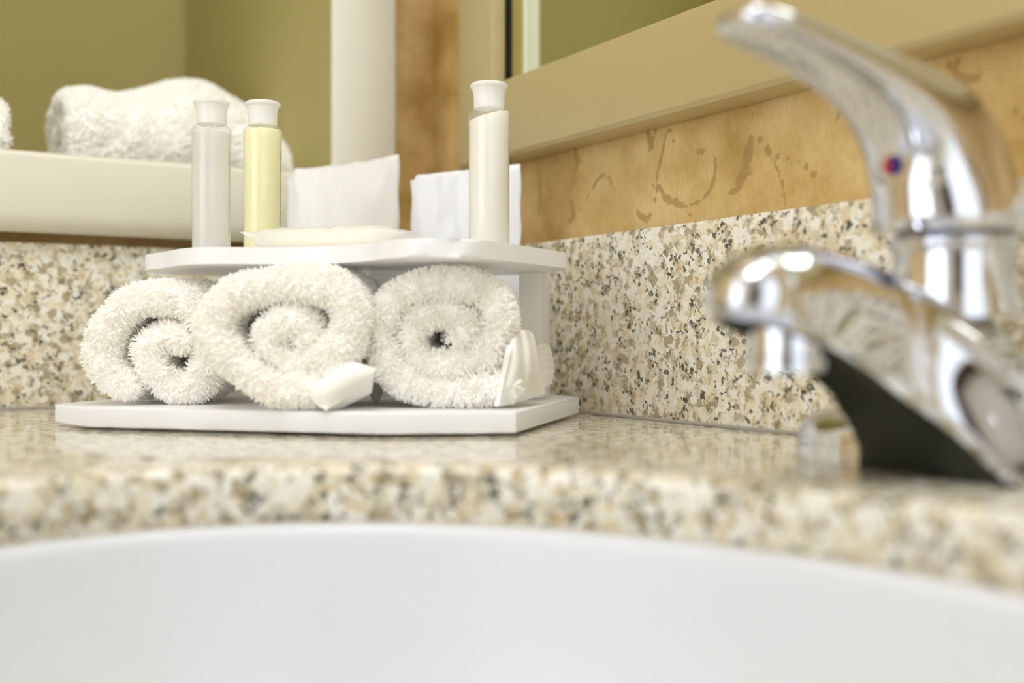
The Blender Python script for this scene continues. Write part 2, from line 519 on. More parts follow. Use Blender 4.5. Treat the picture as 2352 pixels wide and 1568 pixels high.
def countertop():
    n = 160; x0, x1, y0, y1 = -20, 1250, -560, 20
    verts, faces = [], []
    rings = []
    def ring(dr, z):
        s = len(verts)
        for x, y in ell(BA + dr, BB + dr): verts.append((x, y, z))
        rings.append(s)
    ring(26, 0); ring(3, 0); ring(2.0, -.25); ring(1.0, -.9); ring(.3, -1.9); ring(0, -3.2); ring(0, -17.8); ring(.4, -18.6); ring(1.4, -19); ring(26, -19)
    for a, b in zip(rings, rings[1:]):
        for i in range(n): faces.append((a + i, a + (i + 1) % n, b + (i + 1) % n, b + i))
    # outer rectangle ring: project angles to the rectangle
    for z, r in ((0, rings[0]), (-19, rings[-1])):
        s = len(verts)
        for i in range(n):
            a = 2 * math.pi * i / n; cx, sy = math.cos(a), math.sin(a)
            tx = ((x1 - BX) / cx) if cx > 1e-9 else ((x0 - BX) / cx if cx < -1e-9 else 1e9)
            ty = ((y1 - BY) / sy) if sy > 1e-9 else ((y0 - BY) / sy if sy < -1e-9 else 1e9)
            t = min(tx, ty); verts.append((BX + t * cx, BY + t * sy, z))
        # snap nearest samples to corners
        for cxn, cyn in ((x0, y0), (x0, y1), (x1, y0), (x1, y1)):
            k = min(range(n), key=lambda q: math.dist(verts[s + q][:2], (cxn, cyn)))
            verts[s + k] = (cxn, cyn, z)
        for i in range(n): faces.append((r + i, r + (i + 1) % n, s + (i + 1) % n, s + i))
        if z == 0: top = s
        else:
            for i in range(n): faces.append((top + i, top + (i + 1) % n, s + (i + 1) % n, s + i))
    return mesh_obj('granite_countertop', verts, faces, M['granite'], sharp=30)


ct = countertop()
tag(ct, 'polished speckled cream granite countertop with an oval basin cut-out', 'countertop')

rs = box('granite_backsplash', (-20, 1250, 0, 20, 0, 101.6), M['granite'], bevel=1.2)
tag(rs, 'speckled granite splash strip under the mirror, behind the faucet', 'backsplash')
box('caulk_strip', (0, 1250, -1.6, .4, 0, 1.8), M['caulk'], rs, bevel=.5)['label'] = 'grey sealant line at the foot of the splash'
ls = box('granite_side_splash', (-20, 0, -560, -.4, 0, 101.6), M['granite'], bevel=1.2)
tag(ls, 'speckled granite side splash under the cream shelf unit, left of the rack', 'backsplash')
box('caulk_strip', (-.4, 1.6, -560, -2, 0, 1.8), M['caulk'], ls, bevel=.5)

# basin
prof = [(28, -19.3), (1.2, -19.3), (-.8, -19.9), (-2.4, -21.6), (-3.0, -23.4), (-3.4, -26), (-5, -36), (-9, -55), (-16, -76), (-28, -98), (-48, -119), (-76, -135), (-110, -144), (-140, -147.5)]
rings = [[(x, y, z) for x, y in ell(BA + dr, BB + dr, 120)] for dr, z in prof]
outer = [[(x, y, z) for x, y in ell(BA + dr, BB + dr, 120)] for dr, z in ((-140, -160), (-60, -152), (-20, -118), (0, -70), (10, -34), (28, -30))]
basin = empty('wash_basin', (BX, BY, -160))
tag(basin, 'white porcelain oval undermount basin set below the granite', 'basin')
allr = rings + outer + [rings[0]]
rr = [[(x - BX, y - BY, z + 160) for x, y, z in r] for r in allr[:-1]]
verts = [p for r in rr for p in r]; faces = []; n = 120
for j in range(len(rr)):
    k = (j + 1) % len(rr)
    for i in range(n): faces.append((j * n + i, j * n + (i + 1) % n, k * n + (i + 1) % n, k * n + i))
mesh_obj('bowl', verts, faces, M['porcelain'], basin, sharp=80)
ll = [(x - BX, y - BY) for x, y in ell(BA - 139, BB - 139, 80)]
prism('bowl_floor', ll, 8, 12.5, M['porcelain'], basin)
bead = []
for k in range(8):
    a = 2 * math.pi * k / 8
    bead.append([(x - BX, y - BY, 160 - 19.2 + .55 * math.sin(a)) for x, y in ell(BA + .9 + .8 * math.cos(a), BB + .9 + .8 * math.cos(a), 120)])
bead.append(bead[0])
loft('sealant_bead', bead, M['bead'], basin, cap=False)['label'] = 'pale tan sealant line under the granite edge'
lathe('drain', [(21, 12.6), (21, 14.5), (17, 15.5), (14, 14.4), (12, 13.5), (.01, 13.5)], M['chrome'], basin)

# ================================================================ SHELF UNIT ON THE LEFT WALL
su = empty('moulded_shelf_unit', (15, -270, 112))


def rrect(y0, y1, z0, z1, r, n=8):
    pts = []
    for (cy, cz, a0) in ((y1 - r, z1 - r, 0), (y0 + r, z1 - r, 90), (y0 + r, z0 + r, 180), (y1 - r, z0 + r, 270)):
        for i in range(n + 1):
            a = math.radians(a0 + 90 * i / n)
            pts.append((cy + r * math.cos(a), cz + r * math.sin(a)))
    return pts


def unit():
    # local: x = out of wall, y along wall, z up ; origin (15,-270,112)
    o_y0, o_y1, o_z0, o_z1 = -252, 244, -6, 860
    i_y0, i_y1, i_z0, i_z1 = -205, 195.5, 43.5, 815
    rings = []
    def R(x, y0, y1, z0, z1, r): rings.append([(x, a, b) for a, b in rrect(y0, y1, z0, z1, r)])
    R(-34.5, o_y0 + 1, o_y1 - 1, o_z0 + 4, o_z1 - 1, 4)
    R(-9, o_y0, o_y1, o_z0 + 1, o_z1, 4)
    R(-4, o_y0 + .6, o_y1 - .6, o_z0 + 3, o_z1 - 1, 5)
    R(-1, o_y0 + 2.2, o_y1 - 1.4, o_z0 + 7, o_z1 - 3, 6)
    R(0, o_y0 + 5, o_y1 - 3, o_z0 + 13, o_z1 - 6, 7)
    R(0, i_y0 - 6, i_y1 + 3, i_z0 - 4, i_z1 + 6, 12)
    R(-1.2, i_y0 - 2, i_y1 + 1, i_z0 - 1.2, i_z1 + 2, 10)
    R(-4, i_y0, i_y1, i_z0, i_z1, 9)
    return rings


uo = loft('front_frame', unit(), M['cream'], su, cap=False, sharp=60)


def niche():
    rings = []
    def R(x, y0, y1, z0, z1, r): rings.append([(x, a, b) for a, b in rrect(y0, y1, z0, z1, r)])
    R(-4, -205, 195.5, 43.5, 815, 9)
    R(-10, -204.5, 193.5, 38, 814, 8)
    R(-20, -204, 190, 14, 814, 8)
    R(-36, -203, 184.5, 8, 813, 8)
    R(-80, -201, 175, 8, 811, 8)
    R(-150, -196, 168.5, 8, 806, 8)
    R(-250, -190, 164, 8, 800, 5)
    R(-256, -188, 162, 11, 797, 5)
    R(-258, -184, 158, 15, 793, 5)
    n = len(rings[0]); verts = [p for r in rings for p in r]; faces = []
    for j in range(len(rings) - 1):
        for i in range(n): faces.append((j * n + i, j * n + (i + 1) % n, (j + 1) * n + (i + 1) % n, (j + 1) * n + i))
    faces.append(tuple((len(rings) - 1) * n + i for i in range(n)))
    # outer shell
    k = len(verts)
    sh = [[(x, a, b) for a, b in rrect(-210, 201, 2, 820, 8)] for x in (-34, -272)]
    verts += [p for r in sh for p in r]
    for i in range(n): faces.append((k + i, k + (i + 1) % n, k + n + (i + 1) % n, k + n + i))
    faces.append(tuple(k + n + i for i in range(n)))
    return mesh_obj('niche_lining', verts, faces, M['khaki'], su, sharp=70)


nl = niche(); nl['label'] = 'inside of the open niche, its shade coloured khaki'
tag(su, 'cream moulded shelf unit with an open niche, mounted on the left wall', 'wall shelf')

# ================================================================ MIRROR
mi = empty('wall_mirror', (58, 20, 158))
tag(mi, 'wall mirror in a flat tan frame above the granite splash', 'mirror')
W_, H_ = 1150, 800


def frame_ring():
    # profile: (inset from outer edge, y)
    prof = [(1, 0), (0, -3), (0, -17), (.8, -19.8), (3, -21.6), (6, -22), (45.5, -22), (46.6, -21.6), (47, -20.6), (47, -11.5), (41, -11.5), (41, 0)]
    rings = []
    for cx, cz, sx, sz in ((0, 0, 1, 1), (W_, 0, -1, 1), (W_, H_, -1, -1), (0, H_, 1, -1)):
        rings.append([(cx + sx * i, y, cz + sz * i * 1.06) for i, y in prof])
    n = len(prof); verts = [p for r in rings for p in r]; faces = []
    for j in range(4):
        k = (j + 1) % 4
        for i in range(n): faces.append((j * n + i, j * n + (i + 1) % n, k * n + (i + 1) % n, k * n + i))
    return mesh_obj('frame', verts, faces, M['frame'], mi, sharp=25)


fr = frame_ring()
box('mirror_glass', (72, W_ - 42, -10.2, -1, 42, H_ - 42), M['mirror'], mi, smooth=False)
gap_bm = bmesh.new()
for x0 in (41.5, ): add_box(gap_bm, x0, x0 + 11.9, -9.5, -1, 42, H_ - 42)  # dark strip laid in for the shade in the frame gap
bm_obj('gap_shade_strip', gap_bm, M['cavity'], mi, smooth=False)['label'] = 'dark strip painted as the shaded gap between frame and mirror'
bm = bmesh.new()
for x0, x1 in ((53.4, 69), ): add_box(bm, x0, x1, -9.6, -1, 42, H_ - 42)
bm_obj('mirror_bevel', bm, M['bevel'], mi, smooth=False)['label'] = 'edge strip of the mirror, coloured yellowish in place of a reflection'
bm = bmesh.new()
for x0, x1 in ((69, 72), ): add_box(bm, x0, x1, -10.6, -1, 42, H_ - 42)
bm_obj('mirror_edge_line', bm, M['edgeline'], mi, smooth=False)['label'] = 'thin pale line along the mirror side, a painted reflection'

# ================================================================ AMENITY RACK
U0, V0 = -248.0, 560.0
ANG = math.atan2(.688, .7259)


def uv2w(u, v):
    x = .9638 * u + .2666 * v; f = -.2666 * u + .9638 * v
    return cam2w(x, f)


rk = empty('amenity_rack', (*uv2w(U0, V0), 0), ANG)
tag(rk, 'frosted white two-level amenity rack standing in the counter corner', 'rack')
basepts = [(-335, 459), (-187, 457.5), (-131, 480), (-131, 612), (-193, 672), (-303, 672), (-366, 612), (-366, 478)]
bp = [(u - U0, v - V0) for u, v in basepts]
prism('base', bp, 1.5, 11, M['acrylic'], rk, bevel=1.2)
shelf_ctrl = [(-349, 560), (-349.5, 536), (-341, 517), (-321, 502), (-303, 487), (-288, 480), (-271, 483), (-249, 491), (-227, 492),
              (-205, 484), (-190, 471), (-178, 463), (-168, 461), (-157, 467), (-147, 475), (-137, 510), (-127, 556), (-127.5, 566)]
cpts, _ = crom(shelf_ctrl, 110)
sp = [(u - U0, v - V0) for u, v in cpts] + [(u - U0, v - V0) for u, v in ((-133, 582), (-165, 611), (-315, 611), (-340, 585))]
prism('top_shelf', sp, 78.6, 86.6, M['acrylic'], rk, bevel=1.5)
for u in (-325, -238, -151.5):
    box('upright', (u - 5.8 - U0, u + 5.8 - U0, 582 - V0, 606 - V0, 11, 78.6), M['acrylic'], rk, bevel=1)
for u, v in ((-325, 480), (-155, 490), (-325, 640), (-180, 630)):
    lathe('foot', [(6, 0), (6.5, .4), (6.5, 1.5)], M['cap'], rk, n=20, cx=u - U0, cy=v - V0)
pg = lathe('peg', [(.6, 11), (1.8, 12), (3.6, 16), (4.2, 20), (3.6, 25), (2, 28), (.3, 28.4)], M['gel'], rk, n=24, cx=-262 - U0 + 44.5, cy=530 - V0)
pg['label'] = 'small clear teardrop peg on the base'


# ================================================================ TERRY CLOTH
def tufts(P0, Nn, rng, length, rad, jitter=.5, grav=.35, nseg=2):
    """numpy mesh of many small bent tapered loops; returns verts, tri/quads arrays"""
    n = len(P0)
    rv = rng.normal(size=(n, 3)); rv /= np.linalg.norm(rv, axis=1)[:, None]
    Dv = Nn + jitter * rv; Dv /= np.linalg.norm(Dv, axis=1)[:, None]
    Ln = length * rng.uniform(.6, 1.25, n)
    r2 = rng.normal(size=(n, 3)); bend = r2 / np.linalg.norm(r2, axis=1)[:, None] * .45 + np.array([0, 0, -grav])
    a = np.cross(Dv, rng.normal(size=(n, 3))); a /= np.linalg.norm(a, axis=1)[:, None]
    b = np.cross(Dv, a)
    p1 = P0 + Dv * (Ln * .5)[:, None]
    D2 = Dv + bend * .55; D2 /= np.linalg.norm(D2, axis=1)[:, None]
    p2 = p1 + D2 * (Ln * .42)[:, None]
    base = P0 - Dv * .3
    rings = []
    for ctr, rr_ in ((base, 1.0), (p1, 1.05), (p2, .62)):
        for k in range(3):
            ang = 2 * math.pi * k / 3
            rings.append(ctr + (a * math.cos(ang) + b * math.sin(ang)) * (rad * rr_))
    tip = p2 + D2 * (Ln * .12)[:, None]
    V = np.stack(rings + [tip], 1).reshape(-1, 3)      # 10 verts per tuft
    idx = np.arange(n)[:, None] * 10
    quads = []
    for lv in (0, 3):
        for k in range(3):
            quads.append(idx + np.array([lv + k, lv + (k + 1) % 3, lv + 3 + (k + 1) % 3, lv + 3 + k]))
    Q = np.concatenate(quads, 0)
    T = np.concatenate([idx + np.array([6 + k, 6 + (k + 1) % 3, 9]) for k in range(3)], 0)
    return V, Q, T


def np_mesh(name, Vs, Qs, Ts, mat):
    V = np.concatenate(Vs, 0)
    Q = np.concatenate(Qs, 0) if Qs else np.zeros((0, 4), int)
    T = np.concatenate(Ts, 0) if Ts else np.zeros((0, 3), int)
    me = bpy.data.meshes.new(name)
    me.vertices.add(len(V)); me.vertices.foreach_set('co', (V * MM).astype(np.float32).ravel())
    nl_ = Q.size + T.size
    me.loops.add(nl_)
    me.loops.foreach_set('vertex_index', np.concatenate([Q.ravel(), T.ravel()]).astype(np.int32))
    me.polygons.add(len(Q) + len(T))
    st = np.concatenate([np.arange(len(Q)) * 4, Q.size + np.arange(len(T)) * 3]).astype(np.int32)
    me.polygons.foreach_set('loop_start', st)
    me.update(calc_edges=True); me.validate()
    me.materials.append(mat); me.shade_flat()
    return me


def nz3(x, y, z, s): return noise.noise(Vector((x * s, y * s, z * s)))


def roll_grid(path, length, thick, seed, recess=0.0, inner_thick=1.0, lean=(0, 0), wob=1.5, sag=0.0, nt=230, endround=True):
    """closed surface of a rolled sheet. path = (x,z) mm; returns grid G[t,p,3] wrapping in p"""
    c, ln = crom(path, nt)
    tg = np.gradient(c, axis=0); tg /= np.linalg.norm(tg, axis=1)[:, None]
    nr = np.stack([tg[:, 1], -tg[:, 0]], 1)
    prof = []       # (side -1..1, y factor type)
    nb = 22; nf = 9
    ys = np.linspace(1, 0, nb) ** 1.35
    for y in ys: prof.append((1.0, y * length, 0.0))
    for k in range(1, nf):
        a = math.pi * k / nf; prof.append((math.cos(a), 0.0, -math.sin(a)))
    for y in ys[::-1]: prof.append((-1.0, y * length, 0.0))
    for k in range(1, 4):
        a = math.pi * k / 4; prof.append((-math.cos(a), length, math.sin(a)))
    G = np.zeros((nt, len(prof), 3))
    s = np.linspace(0, ln, nt)
    for i in range(nt):
        f = i / (nt - 1)
        hw = thick * .5 * (1 + (inner_thick - 1) * f)
        if endround:
            e = min(s[i], ln - s[i]) / (thick * .55)
            if e < 1: hw *= math.sqrt(max(.002, 1 - (1 - e) ** 2))
        off = recess * f + wob * nz3(c[i, 0], c[i, 1], seed * 7.1, .06) + wob * .6 * nz3(c[i, 0], c[i, 1], seed * 3.3, .17)
        for j, (sd, y, fr_) in enumerate(prof):
            yy = y + off * (1 - min(1, y / length)) + fr_ * hw + hw
            q = y / length
            wv = 1 + .22 * nz3(c[i, 0] * .6, yy * .5, c[i, 1] * .6 + seed, .09)
            px = c[i, 0] + nr[i, 0] * sd * hw * wv + lean[0] * q * length
            pz = c[i, 1] + nr[i, 1] * sd * hw * wv + lean[1] * q * length - sag * math.sin(math.pi * q)
            dd = 1.6 * nz3(px, yy, pz + seed * 5, .075)
            G[i, j] = (px + nr[i, 0] * dd * sd, yy, max(pz + nr[i, 1] * dd * sd, 0.4))
    return G


def terry_mesh(name, G, seed, dens, tl, tr, mat, clip=None, grav=.3, zmin=.5):
    rng = np.random.default_rng(seed)
    nt, npf = G.shape[:2]
    V = G.reshape(-1, 3)
    quads = []
    for i in range(nt - 1):
        a = i * npf + np.arange(npf); b = i * npf + (np.arange(npf) + 1) % npf
        quads.append(np.stack([a, b, b + npf, a + npf], 1))
    Q = np.concatenate(quads, 0)
    A, B, C_, D_ = (V[Q[:, k]] for k in range(4))
    cr = np.cross(C_ - A, D_ - B); area = np.linalg.norm(cr, axis=1) * .5
    nrm = cr / np.maximum(1e-9, np.linalg.norm(cr, axis=1))[:, None]
    # make normals point outward: compare with direction from the sheet's mid-surface
    mid = G.mean(axis=1)
    yc = (A + C_) * .5
    # mid-surface point for each quad: average of the two sides at same t and y
    t_i = np.repeat(np.arange(nt - 1), npf)
    nbk = 22
    cent = (G[:, 0, :] + G[:, 2 * nbk + 7, :]) * .5      # back centreline
    out = yc - cent[t_i]
    j_ = np.tile(np.arange(npf), nt - 1)
    front = (j_ >= nbk - 1) & (j_ < nbk + 8)
    out[:, 1] = np.where(front, -1000, 0)
    sgn = np.sign((nrm * out).sum(1)); sgn[sgn == 0] = 1
    # sides: use majority sign to stay consistent
    maj = 1 if (sgn[front].sum() >= 0) else -1
    nrm *= maj
    wgt = area * np.where((j_ >= nbk + 12 + 12) | (j_ < 5), .35, 1.0)
    if clip is not None: wgt = wgt * clip(yc)
    n = int(wgt.sum() * dens)
    ch = rng.choice(len(Q), n, p=wgt / wgt.sum())
    u, v = rng.uniform(size=n)[:, None], rng.uniform(size=n)[:, None]
    P0 = (A[ch] * (1 - u) + B[ch] * u) * (1 - v) + (D_[ch] * (1 - u) + C_[ch] * u) * v
    keep = P0[:, 2] > zmin
    P0 = P0[keep]; Nn = nrm[ch][keep]
    # clumping: neighbouring loops lean together
    q = P0 * .16
    cl = np.stack([np.sin(q[:, 0] * 3.1 + q[:, 2] * 2.3 + seed), np.sin(q[:, 1] * 2.9 + q[:, 0] * 1.7), np.sin(q[:, 2] * 3.3 + q[:, 1] * 2.1)], 1)
    Nn = Nn + cl * .3; Nn /= np.linalg.norm(Nn, axis=1)[:, None]
    TV, TQ, TT = tufts(P0, Nn, rng, tl, tr, grav=grav)
    TV[:, 2] = np.maximum(TV[:, 2], .15)
    k = len(V)
    return np_mesh(name, [V, TV], [Q, TQ + k], [TT + k], mat)


def place_mesh(name, me, loc, rz, parent=None):
    o = bpy.data.objects.new(name, me); COL.objects.link(o)
    o.location = (loc[0] * MM, loc[1] * MM, (loc[2] + H0) * MM); o.rotation_euler = (0, 0, rz)
    return o


PHI = math.pi / 2 - TH        # frame facing the reference station


def trace(path, ox, oy, k, zf, x0, floor=11.0):
    """outline measured on the photograph -> mm in the plane zf in front of the station"""
    out = []
    for a, b in path:
        px, py = ox + a / k, oy + b / k
        out.append(((px - 1176) * zf / 2600 - x0, 43.6 + (775 - py) * zf / 2600 - floor))
    return out


# --- right washcloth
T3 = [(1370, 1150), (1230, 1175), (1000, 1185), (760, 1180), (570, 1120), (450, 1000), (405, 850), (375, 700), (395, 545), (480, 405), (630, 305),
      (820, 255), (1010, 268), (1160, 350), (1235, 480), (1240, 640), (1180, 800), (1060, 920), (900, 985), (740, 970), (635, 890),
      (600, 770), (620, 640), (700, 535), (820, 490), (935, 530), (1000, 610), (985, 710), (900, 775)]
def fit(p, lo=8.6, hi=57.0):
    z = [b for a, b in p]; m0, m1 = min(z), max(z); h = min(m1, hi)
    return [(a, lo + (b - m0) / (m1 - m0) * (h - lo)) for a, b in p]


z3 = 516; x3 = -30
p3 = trace(T3, 750, 540, 3.136, z3, x3)
p3 = fit(p3)
G = roll_grid(p3, 78, 13.2, 3, recess=3, inner_thick=.9, lean=(.0, .02), wob=2.2)
wx, wy = cam2w(x3, z3)
t3 = place_mesh('rolled_washcloth', terry_mesh('washcloth_right', G, 33, .88, 3.3, .47, M['terry']), (wx, wy, 11), PHI)
tag(t3, 'rolled white terry washcloth nearest the right end of the rack, folds tucked beside it', 'washcloth', 'rolled washcloths under the rack shelf')

# --- middle washcloth
T2 = [(2020, 1000), (1900, 1100), (1720, 1165), (1520, 1150), (1340, 1050), (1190, 935), (1080, 810), (1040, 670), (1075, 530), (1180, 420), (1340, 350),
      (1560, 310), (1780, 325), (1950, 420), (2030, 570), (2010, 730), (1920, 850), (1770, 925), (1600, 945), (1480, 880),
      (1430, 770), (1475, 670), (1580, 620), (1680, 650), (1700, 740), (1640, 800)]
z2 = 501; x2 = -96
p2 = fit(trace(T2, 150, 540, 3.136, z2, x2))
G = roll_grid(p2, 84, 13.0, 5, recess=6, inner_thick=1.05, lean=(.05, .03), wob=2.4)
wx, wy = cam2w(x2, z2)
t2 = place_mesh('rolled_washcloth', terry_mesh('washcloth_middle', G, 55, .88, 3.3, .47, M['terry']), (wx, wy, 11), PHI)
tag(t2, 'middle rolled white washcloth under the rack shelf, with a loose hem corner in front', 'washcloth', 'rolled washcloths under the rack shelf')

# --- left washcloth
T1 = [(500, 1130), (350, 1080), (245, 940), (245, 780), (320, 620), (460, 480), (640, 440), (840, 470), (1010, 570), (1100, 720),
      (1120, 900), (1050, 1050), (900, 1130), (730, 1120), (610, 1010), (570, 870), (650, 760), (790, 745), (900, 830)]
z1 = 541; x1 = -167
p1 = fit(trace(T1, 150, 540, 3.136, z1, x1), hi=52)
p1 = [(a if a < 4 else 4 + (a - 4) * .68, b) for a, b in p1]
G = roll_grid(p1, 80, 13.4, 9, recess=3.0, inner_thick=.95, lean=(.0, .03), wob=2.6)
wx, wy = cam2w(x1, z1)
t1 = place_mesh('rolled_washcloth', terry_mesh('washcloth_left', G, 77, .88, 3.3, .47, M['terry']), (wx, wy, 11), PHI)
tag(t1, 'loosely rolled white terry washcloth at the left end of the rack, beside the side splash', 'washcloth', 'rolled washcloths under the rack shelf')


def sheet(name, fn, nu, nv, thick, mat, parent, loc=(0, 0, 0)):
    """thin cloth sheet from fn(u,v)->(x,y,z), given thickness along its normal"""
    A = np.array([[fn(i / (nu - 1), j / (nv - 1)) for j in range(nv)] for i in range(nu)], float)
    du = np.gradient(A, axis=0); dv = np.gradient(A, axis=1)
    nr = np.cross(du, dv); nr /= np.maximum(1e-9, np.linalg.norm(nr, axis=2))[..., None]
    F, B = A + nr * thick * .5, A - nr * thick * .5
    verts = [tuple(p) for p in F.reshape(-1, 3)] + [tuple(p) for p in B.reshape(-1, 3)]
    k = nu * nv; faces = []
    for i in range(nu - 1):
        for j in range(nv - 1):
            a = i * nv + j
            faces.append((a, a + nv, a + nv + 1, a + 1)); faces.append((k + a, k + a + 1, k + a + nv + 1, k + a + nv))
    bd = [(i, 0) for i in range(nu)] + [(nu - 1, j) for j in range(1, nv)] + [(i, nv - 1) for i in range(nu - 2, -1, -1)] + [(0, j) for j in range(nv - 2, 0, -1)]
    for a, b in zip(bd, bd[1:] + bd[:1]):
        ia, ib = a[0] * nv + a[1], b[0] * nv + b[1]
        faces.append((ia, ib, k + ib, k + ia))
    return mesh_obj(name, verts, faces, mat, parent, loc=loc, sharp=70)


def bil(c00, c10, c11, c01, u, v):
    return tuple((c00[k] * (1 - u) + c10[k] * u) * (1 - v) + (c01[k] * (1 - u) + c11[k] * u) * v for k in range(3))


def tr2(a, b, y, zf=501, x0=-96, ox=150, oy=540):
    zf2 = zf + y
    px, py = ox + a / 3.136, oy + b / 3.136
    return ((px - 1176) * zf2 / 2600 - x0, y, max(.9, 43.6 + (775 - py) * zf2 / 2600 - 11))


# hem corner of the middle washcloth
def hem2(u, v):
    c = bil(tr2(1740, 1150, 0), tr2(2010, 920, 1), tr2(2255, 955, -1), tr2(1880, 1262, -4), u, v)
    b = 5.0 * math.sin(math.pi * u) * math.sin(math.pi * v)
    return (c[0], c[1] - b - 1.2 * math.sin(6 * u + 2 * v), c[2] + .5 * math.sin(5 * v))


h2 = sheet('hem_corner', hem2, 26, 26, 2.0, M['hem'], t2); h2['label'] = 'smooth flat hem corner folded out in front'


def hem2b(u, v):
    c = bil(tr2(1850, 1240, 3), tr2(2225, 985, 5), tr2(2200, 1120, 12), tr2(1960, 1255, 14), u, v)
    return (c[0], c[1] - 2 * math.sin(math.pi * v), c[2] - .8 * math.sin(math.pi * u) * (1 - v))


sheet('hem_fold', hem2b, 20, 16, 2.6, M['hem'], t2)


# gathered folds beside the right washcloth
def tr3(px, py, y):
    zf2 = z3 + y
    return ((px - 1176) * zf2 / 2600 - x3, y, max(.9, 43.6 + (775 - py) * zf2 / 2600 - 11))


def hem3(u, v):
    # u: left->right, v: top->bottom
    c = bil(tr3(1166, 812, -4), tr3(1224, 782, 40), tr3(1247, 905, 38), tr3(1140, 932, -6), u, v)
    top = math.sin(math.pi * min(1, max(0, u))) ** .6 * 9.0 * (1 - v)
    rid = 2.4 * math.sin(u * 19 + .8 * v) * (1 - v) ** .5
    bulge = 7 * math.sin(math.pi * u) * math.sin(math.pi * min(1, v * 1.0))
    return (c[0] + bulge * .4, c[1] - bulge + rid, c[2] + top * .8)


h3 = sheet('gathered_folds', hem3, 44, 30, 2.4, M['hem'], t3); h3['label'] = 'smooth gathered end of the cloth pushed against the upright'


def hem3b(u, v):
    c = bil(tr3(1225, 800, 70), tr3(1256, 797, 86), tr3(1262, 880, 84), tr3(1230, 905, 70), u, v)
    return (c[0] + 1.6 * math.sin(math.pi * v) + .3 * math.sin(v * 40), c[1] - 5 * math.sin(math.pi * u), c[2] + 1.5 * math.sin(math.pi * u))


sheet('hem_edge', hem3b, 16, 40, 3.0, M['hem'], t3)


# --- towels in the niche
def shelf_towel(name, path, y0, length, seed, thick, loc, label, hump=None, dens=.55):
    G = roll_grid(path, length, thick, seed, recess=2, lean=(0, 0), wob=3, nt=170)
    if hump:
        for i in range(G.shape[0]):
            for j in range(G.shape[1]):
                q = G[i, j, 1] / length
                k = hump(q)
                G[i, j, 2] = max(.5, G[i, j, 2] * k)
    me = terry_mesh(name, G, seed, dens, 2.3, .6, M['terry'])
    # local y (roll axis) must run along +Y of the room, local x out of the wall
    o = place_mesh('rolled_bath_towel', me, loc, 0)
    tag(o, label, 'towel')
    return o


def spiral(cx, cz, r0, r1, turns, a0, sq=1.0, n=26):
    return [(cx + (r0 + (r1 - r0) * i / n) * math.cos(a0 + turns * 2 * math.pi * i / n),
             cz + sq * (r0 + (r1 - r0) * i / n) * math.sin(a0 + turns * 2 * math.pi * i / n)) for i in range(n + 1)]


def hump(q):
    pts = [(-.2, .93), (0, .93), (.12, .95), (.25, .93), (.38, .97), (.55, 1.07), (.7, 1.07), (.85, .98), (.95, .86), (1.1, .70)]
    return float(np.interp(q, [a for a, _ in pts], [b for _, b in pts]))


shelf_towel('bath_towel', spiral(0, 53, 46, 13, 2.1, math.radians(-80), .98), 0, 142, 21, 15, (-78, -238, 120.5),
            'large rolled white towel filling the niche behind the bottles', hump)
shelf_towel('bath_towel_edge', spiral(0, 42, 35, 10, 1.7, math.radians(-90)), 0, 62, 23, 13, (-52, -349, 120.5),
            'white towel at the left edge of the niche, cut by the picture edge', None, .6)

# ================================================================ BOTTLES
random.seed(4)


def bottle(u, v, liquid, label, fill=68.5, tilt=0.0, wedge=False):
    wx, wy = uv2w(u, v)
    t = empty('toiletry_bottle', (wx, wy, 86.7), random.uniform(0, 1))
    t.rotation_euler = (0, 0, PHI)
    tag(t, label, 'bottle', 'small toiletry bottles on the rack shelf')
    R = 10.2
    # clear plastic skin, thin, round the liquid and up to the neck
    lathe('bottle_body', [(R - .9, .1), (R - .3, .3), (R, 1.4), (R, 62.5), (R + .25, 63.2), (R + .25, 67.2), (R, 68.2), (R - .8, 69.1), (8.2, 69.9), (7.9, 70.3), (7.9, 70.9)],
          M['shell'], t)
    ob = lathe('liquid', [(.01, .4), (R - 1.2, .4), (R - .25, 1.6), (R - .25, fill - .4), (R - .5, fill), (.01, fill)], liquid, t)
    if wedge:
        me = ob.data
        for vtx in me.vertices:
            if vtx.co.z > 50 * MM:
                vtx.co.z += (vtx.co.x / (R * MM)) * 2.6 * MM
    lathe('cap', [(.01, 84.0), (5, 83.9), (8.4, 83.4), (9.4, 82.7), (9.5, 81.9), (9.2, 81.2), (8.5, 80.7), (8.4, 80.2), (8.35, 79.6), (7.95, 78.4), (7.75, 76), (7.7, 70.9), (7.0, 70.6), (.01, 70.6)], M['cap'], t)
    # tiny vertical line of print on the right flank
    bm = bmesh.new()
    z = 12
    while z < 56:
        hgt = random.uniform(.4, 1.1)
        a = math.radians(-11)
        x, y = (R + .03) * math.cos(a), (R + .03) * math.sin(a)
        for dx in (0, ):
            add_box(bm, x - .12, x + .05, y - .45, y + .45, z, z + hgt)
        z += hgt + random.uniform(.4, .9)
    bm_obj('print', bm, M['ink'], t, smooth=False)['label'] = 'tiny line of grey print up the side'
    return t


bottle(-316.5, 541, M['gel'], 'small bottle of clear gel with a frosted cap, leftmost on the rack shelf', fill=66)
bottle(-291.5, 551, M['shampoo'], 'small bottle of pale yellow shampoo with a frosted cap', fill=68)
bottle(-161.5, 541, M['lotion'], 'small bottle of white lotion with a frosted cap, standing apart at the right', fill=66.8, wedge=True)

# ================================================================ SOAP
wx, wy = uv2w(-238, 528)
so = empty('wrapped_soap', (wx, wy, 86.8), ANG - .02)
tag(so, 'cream soap bar in clear crinkled film lying on the rack shelf', 'soap')


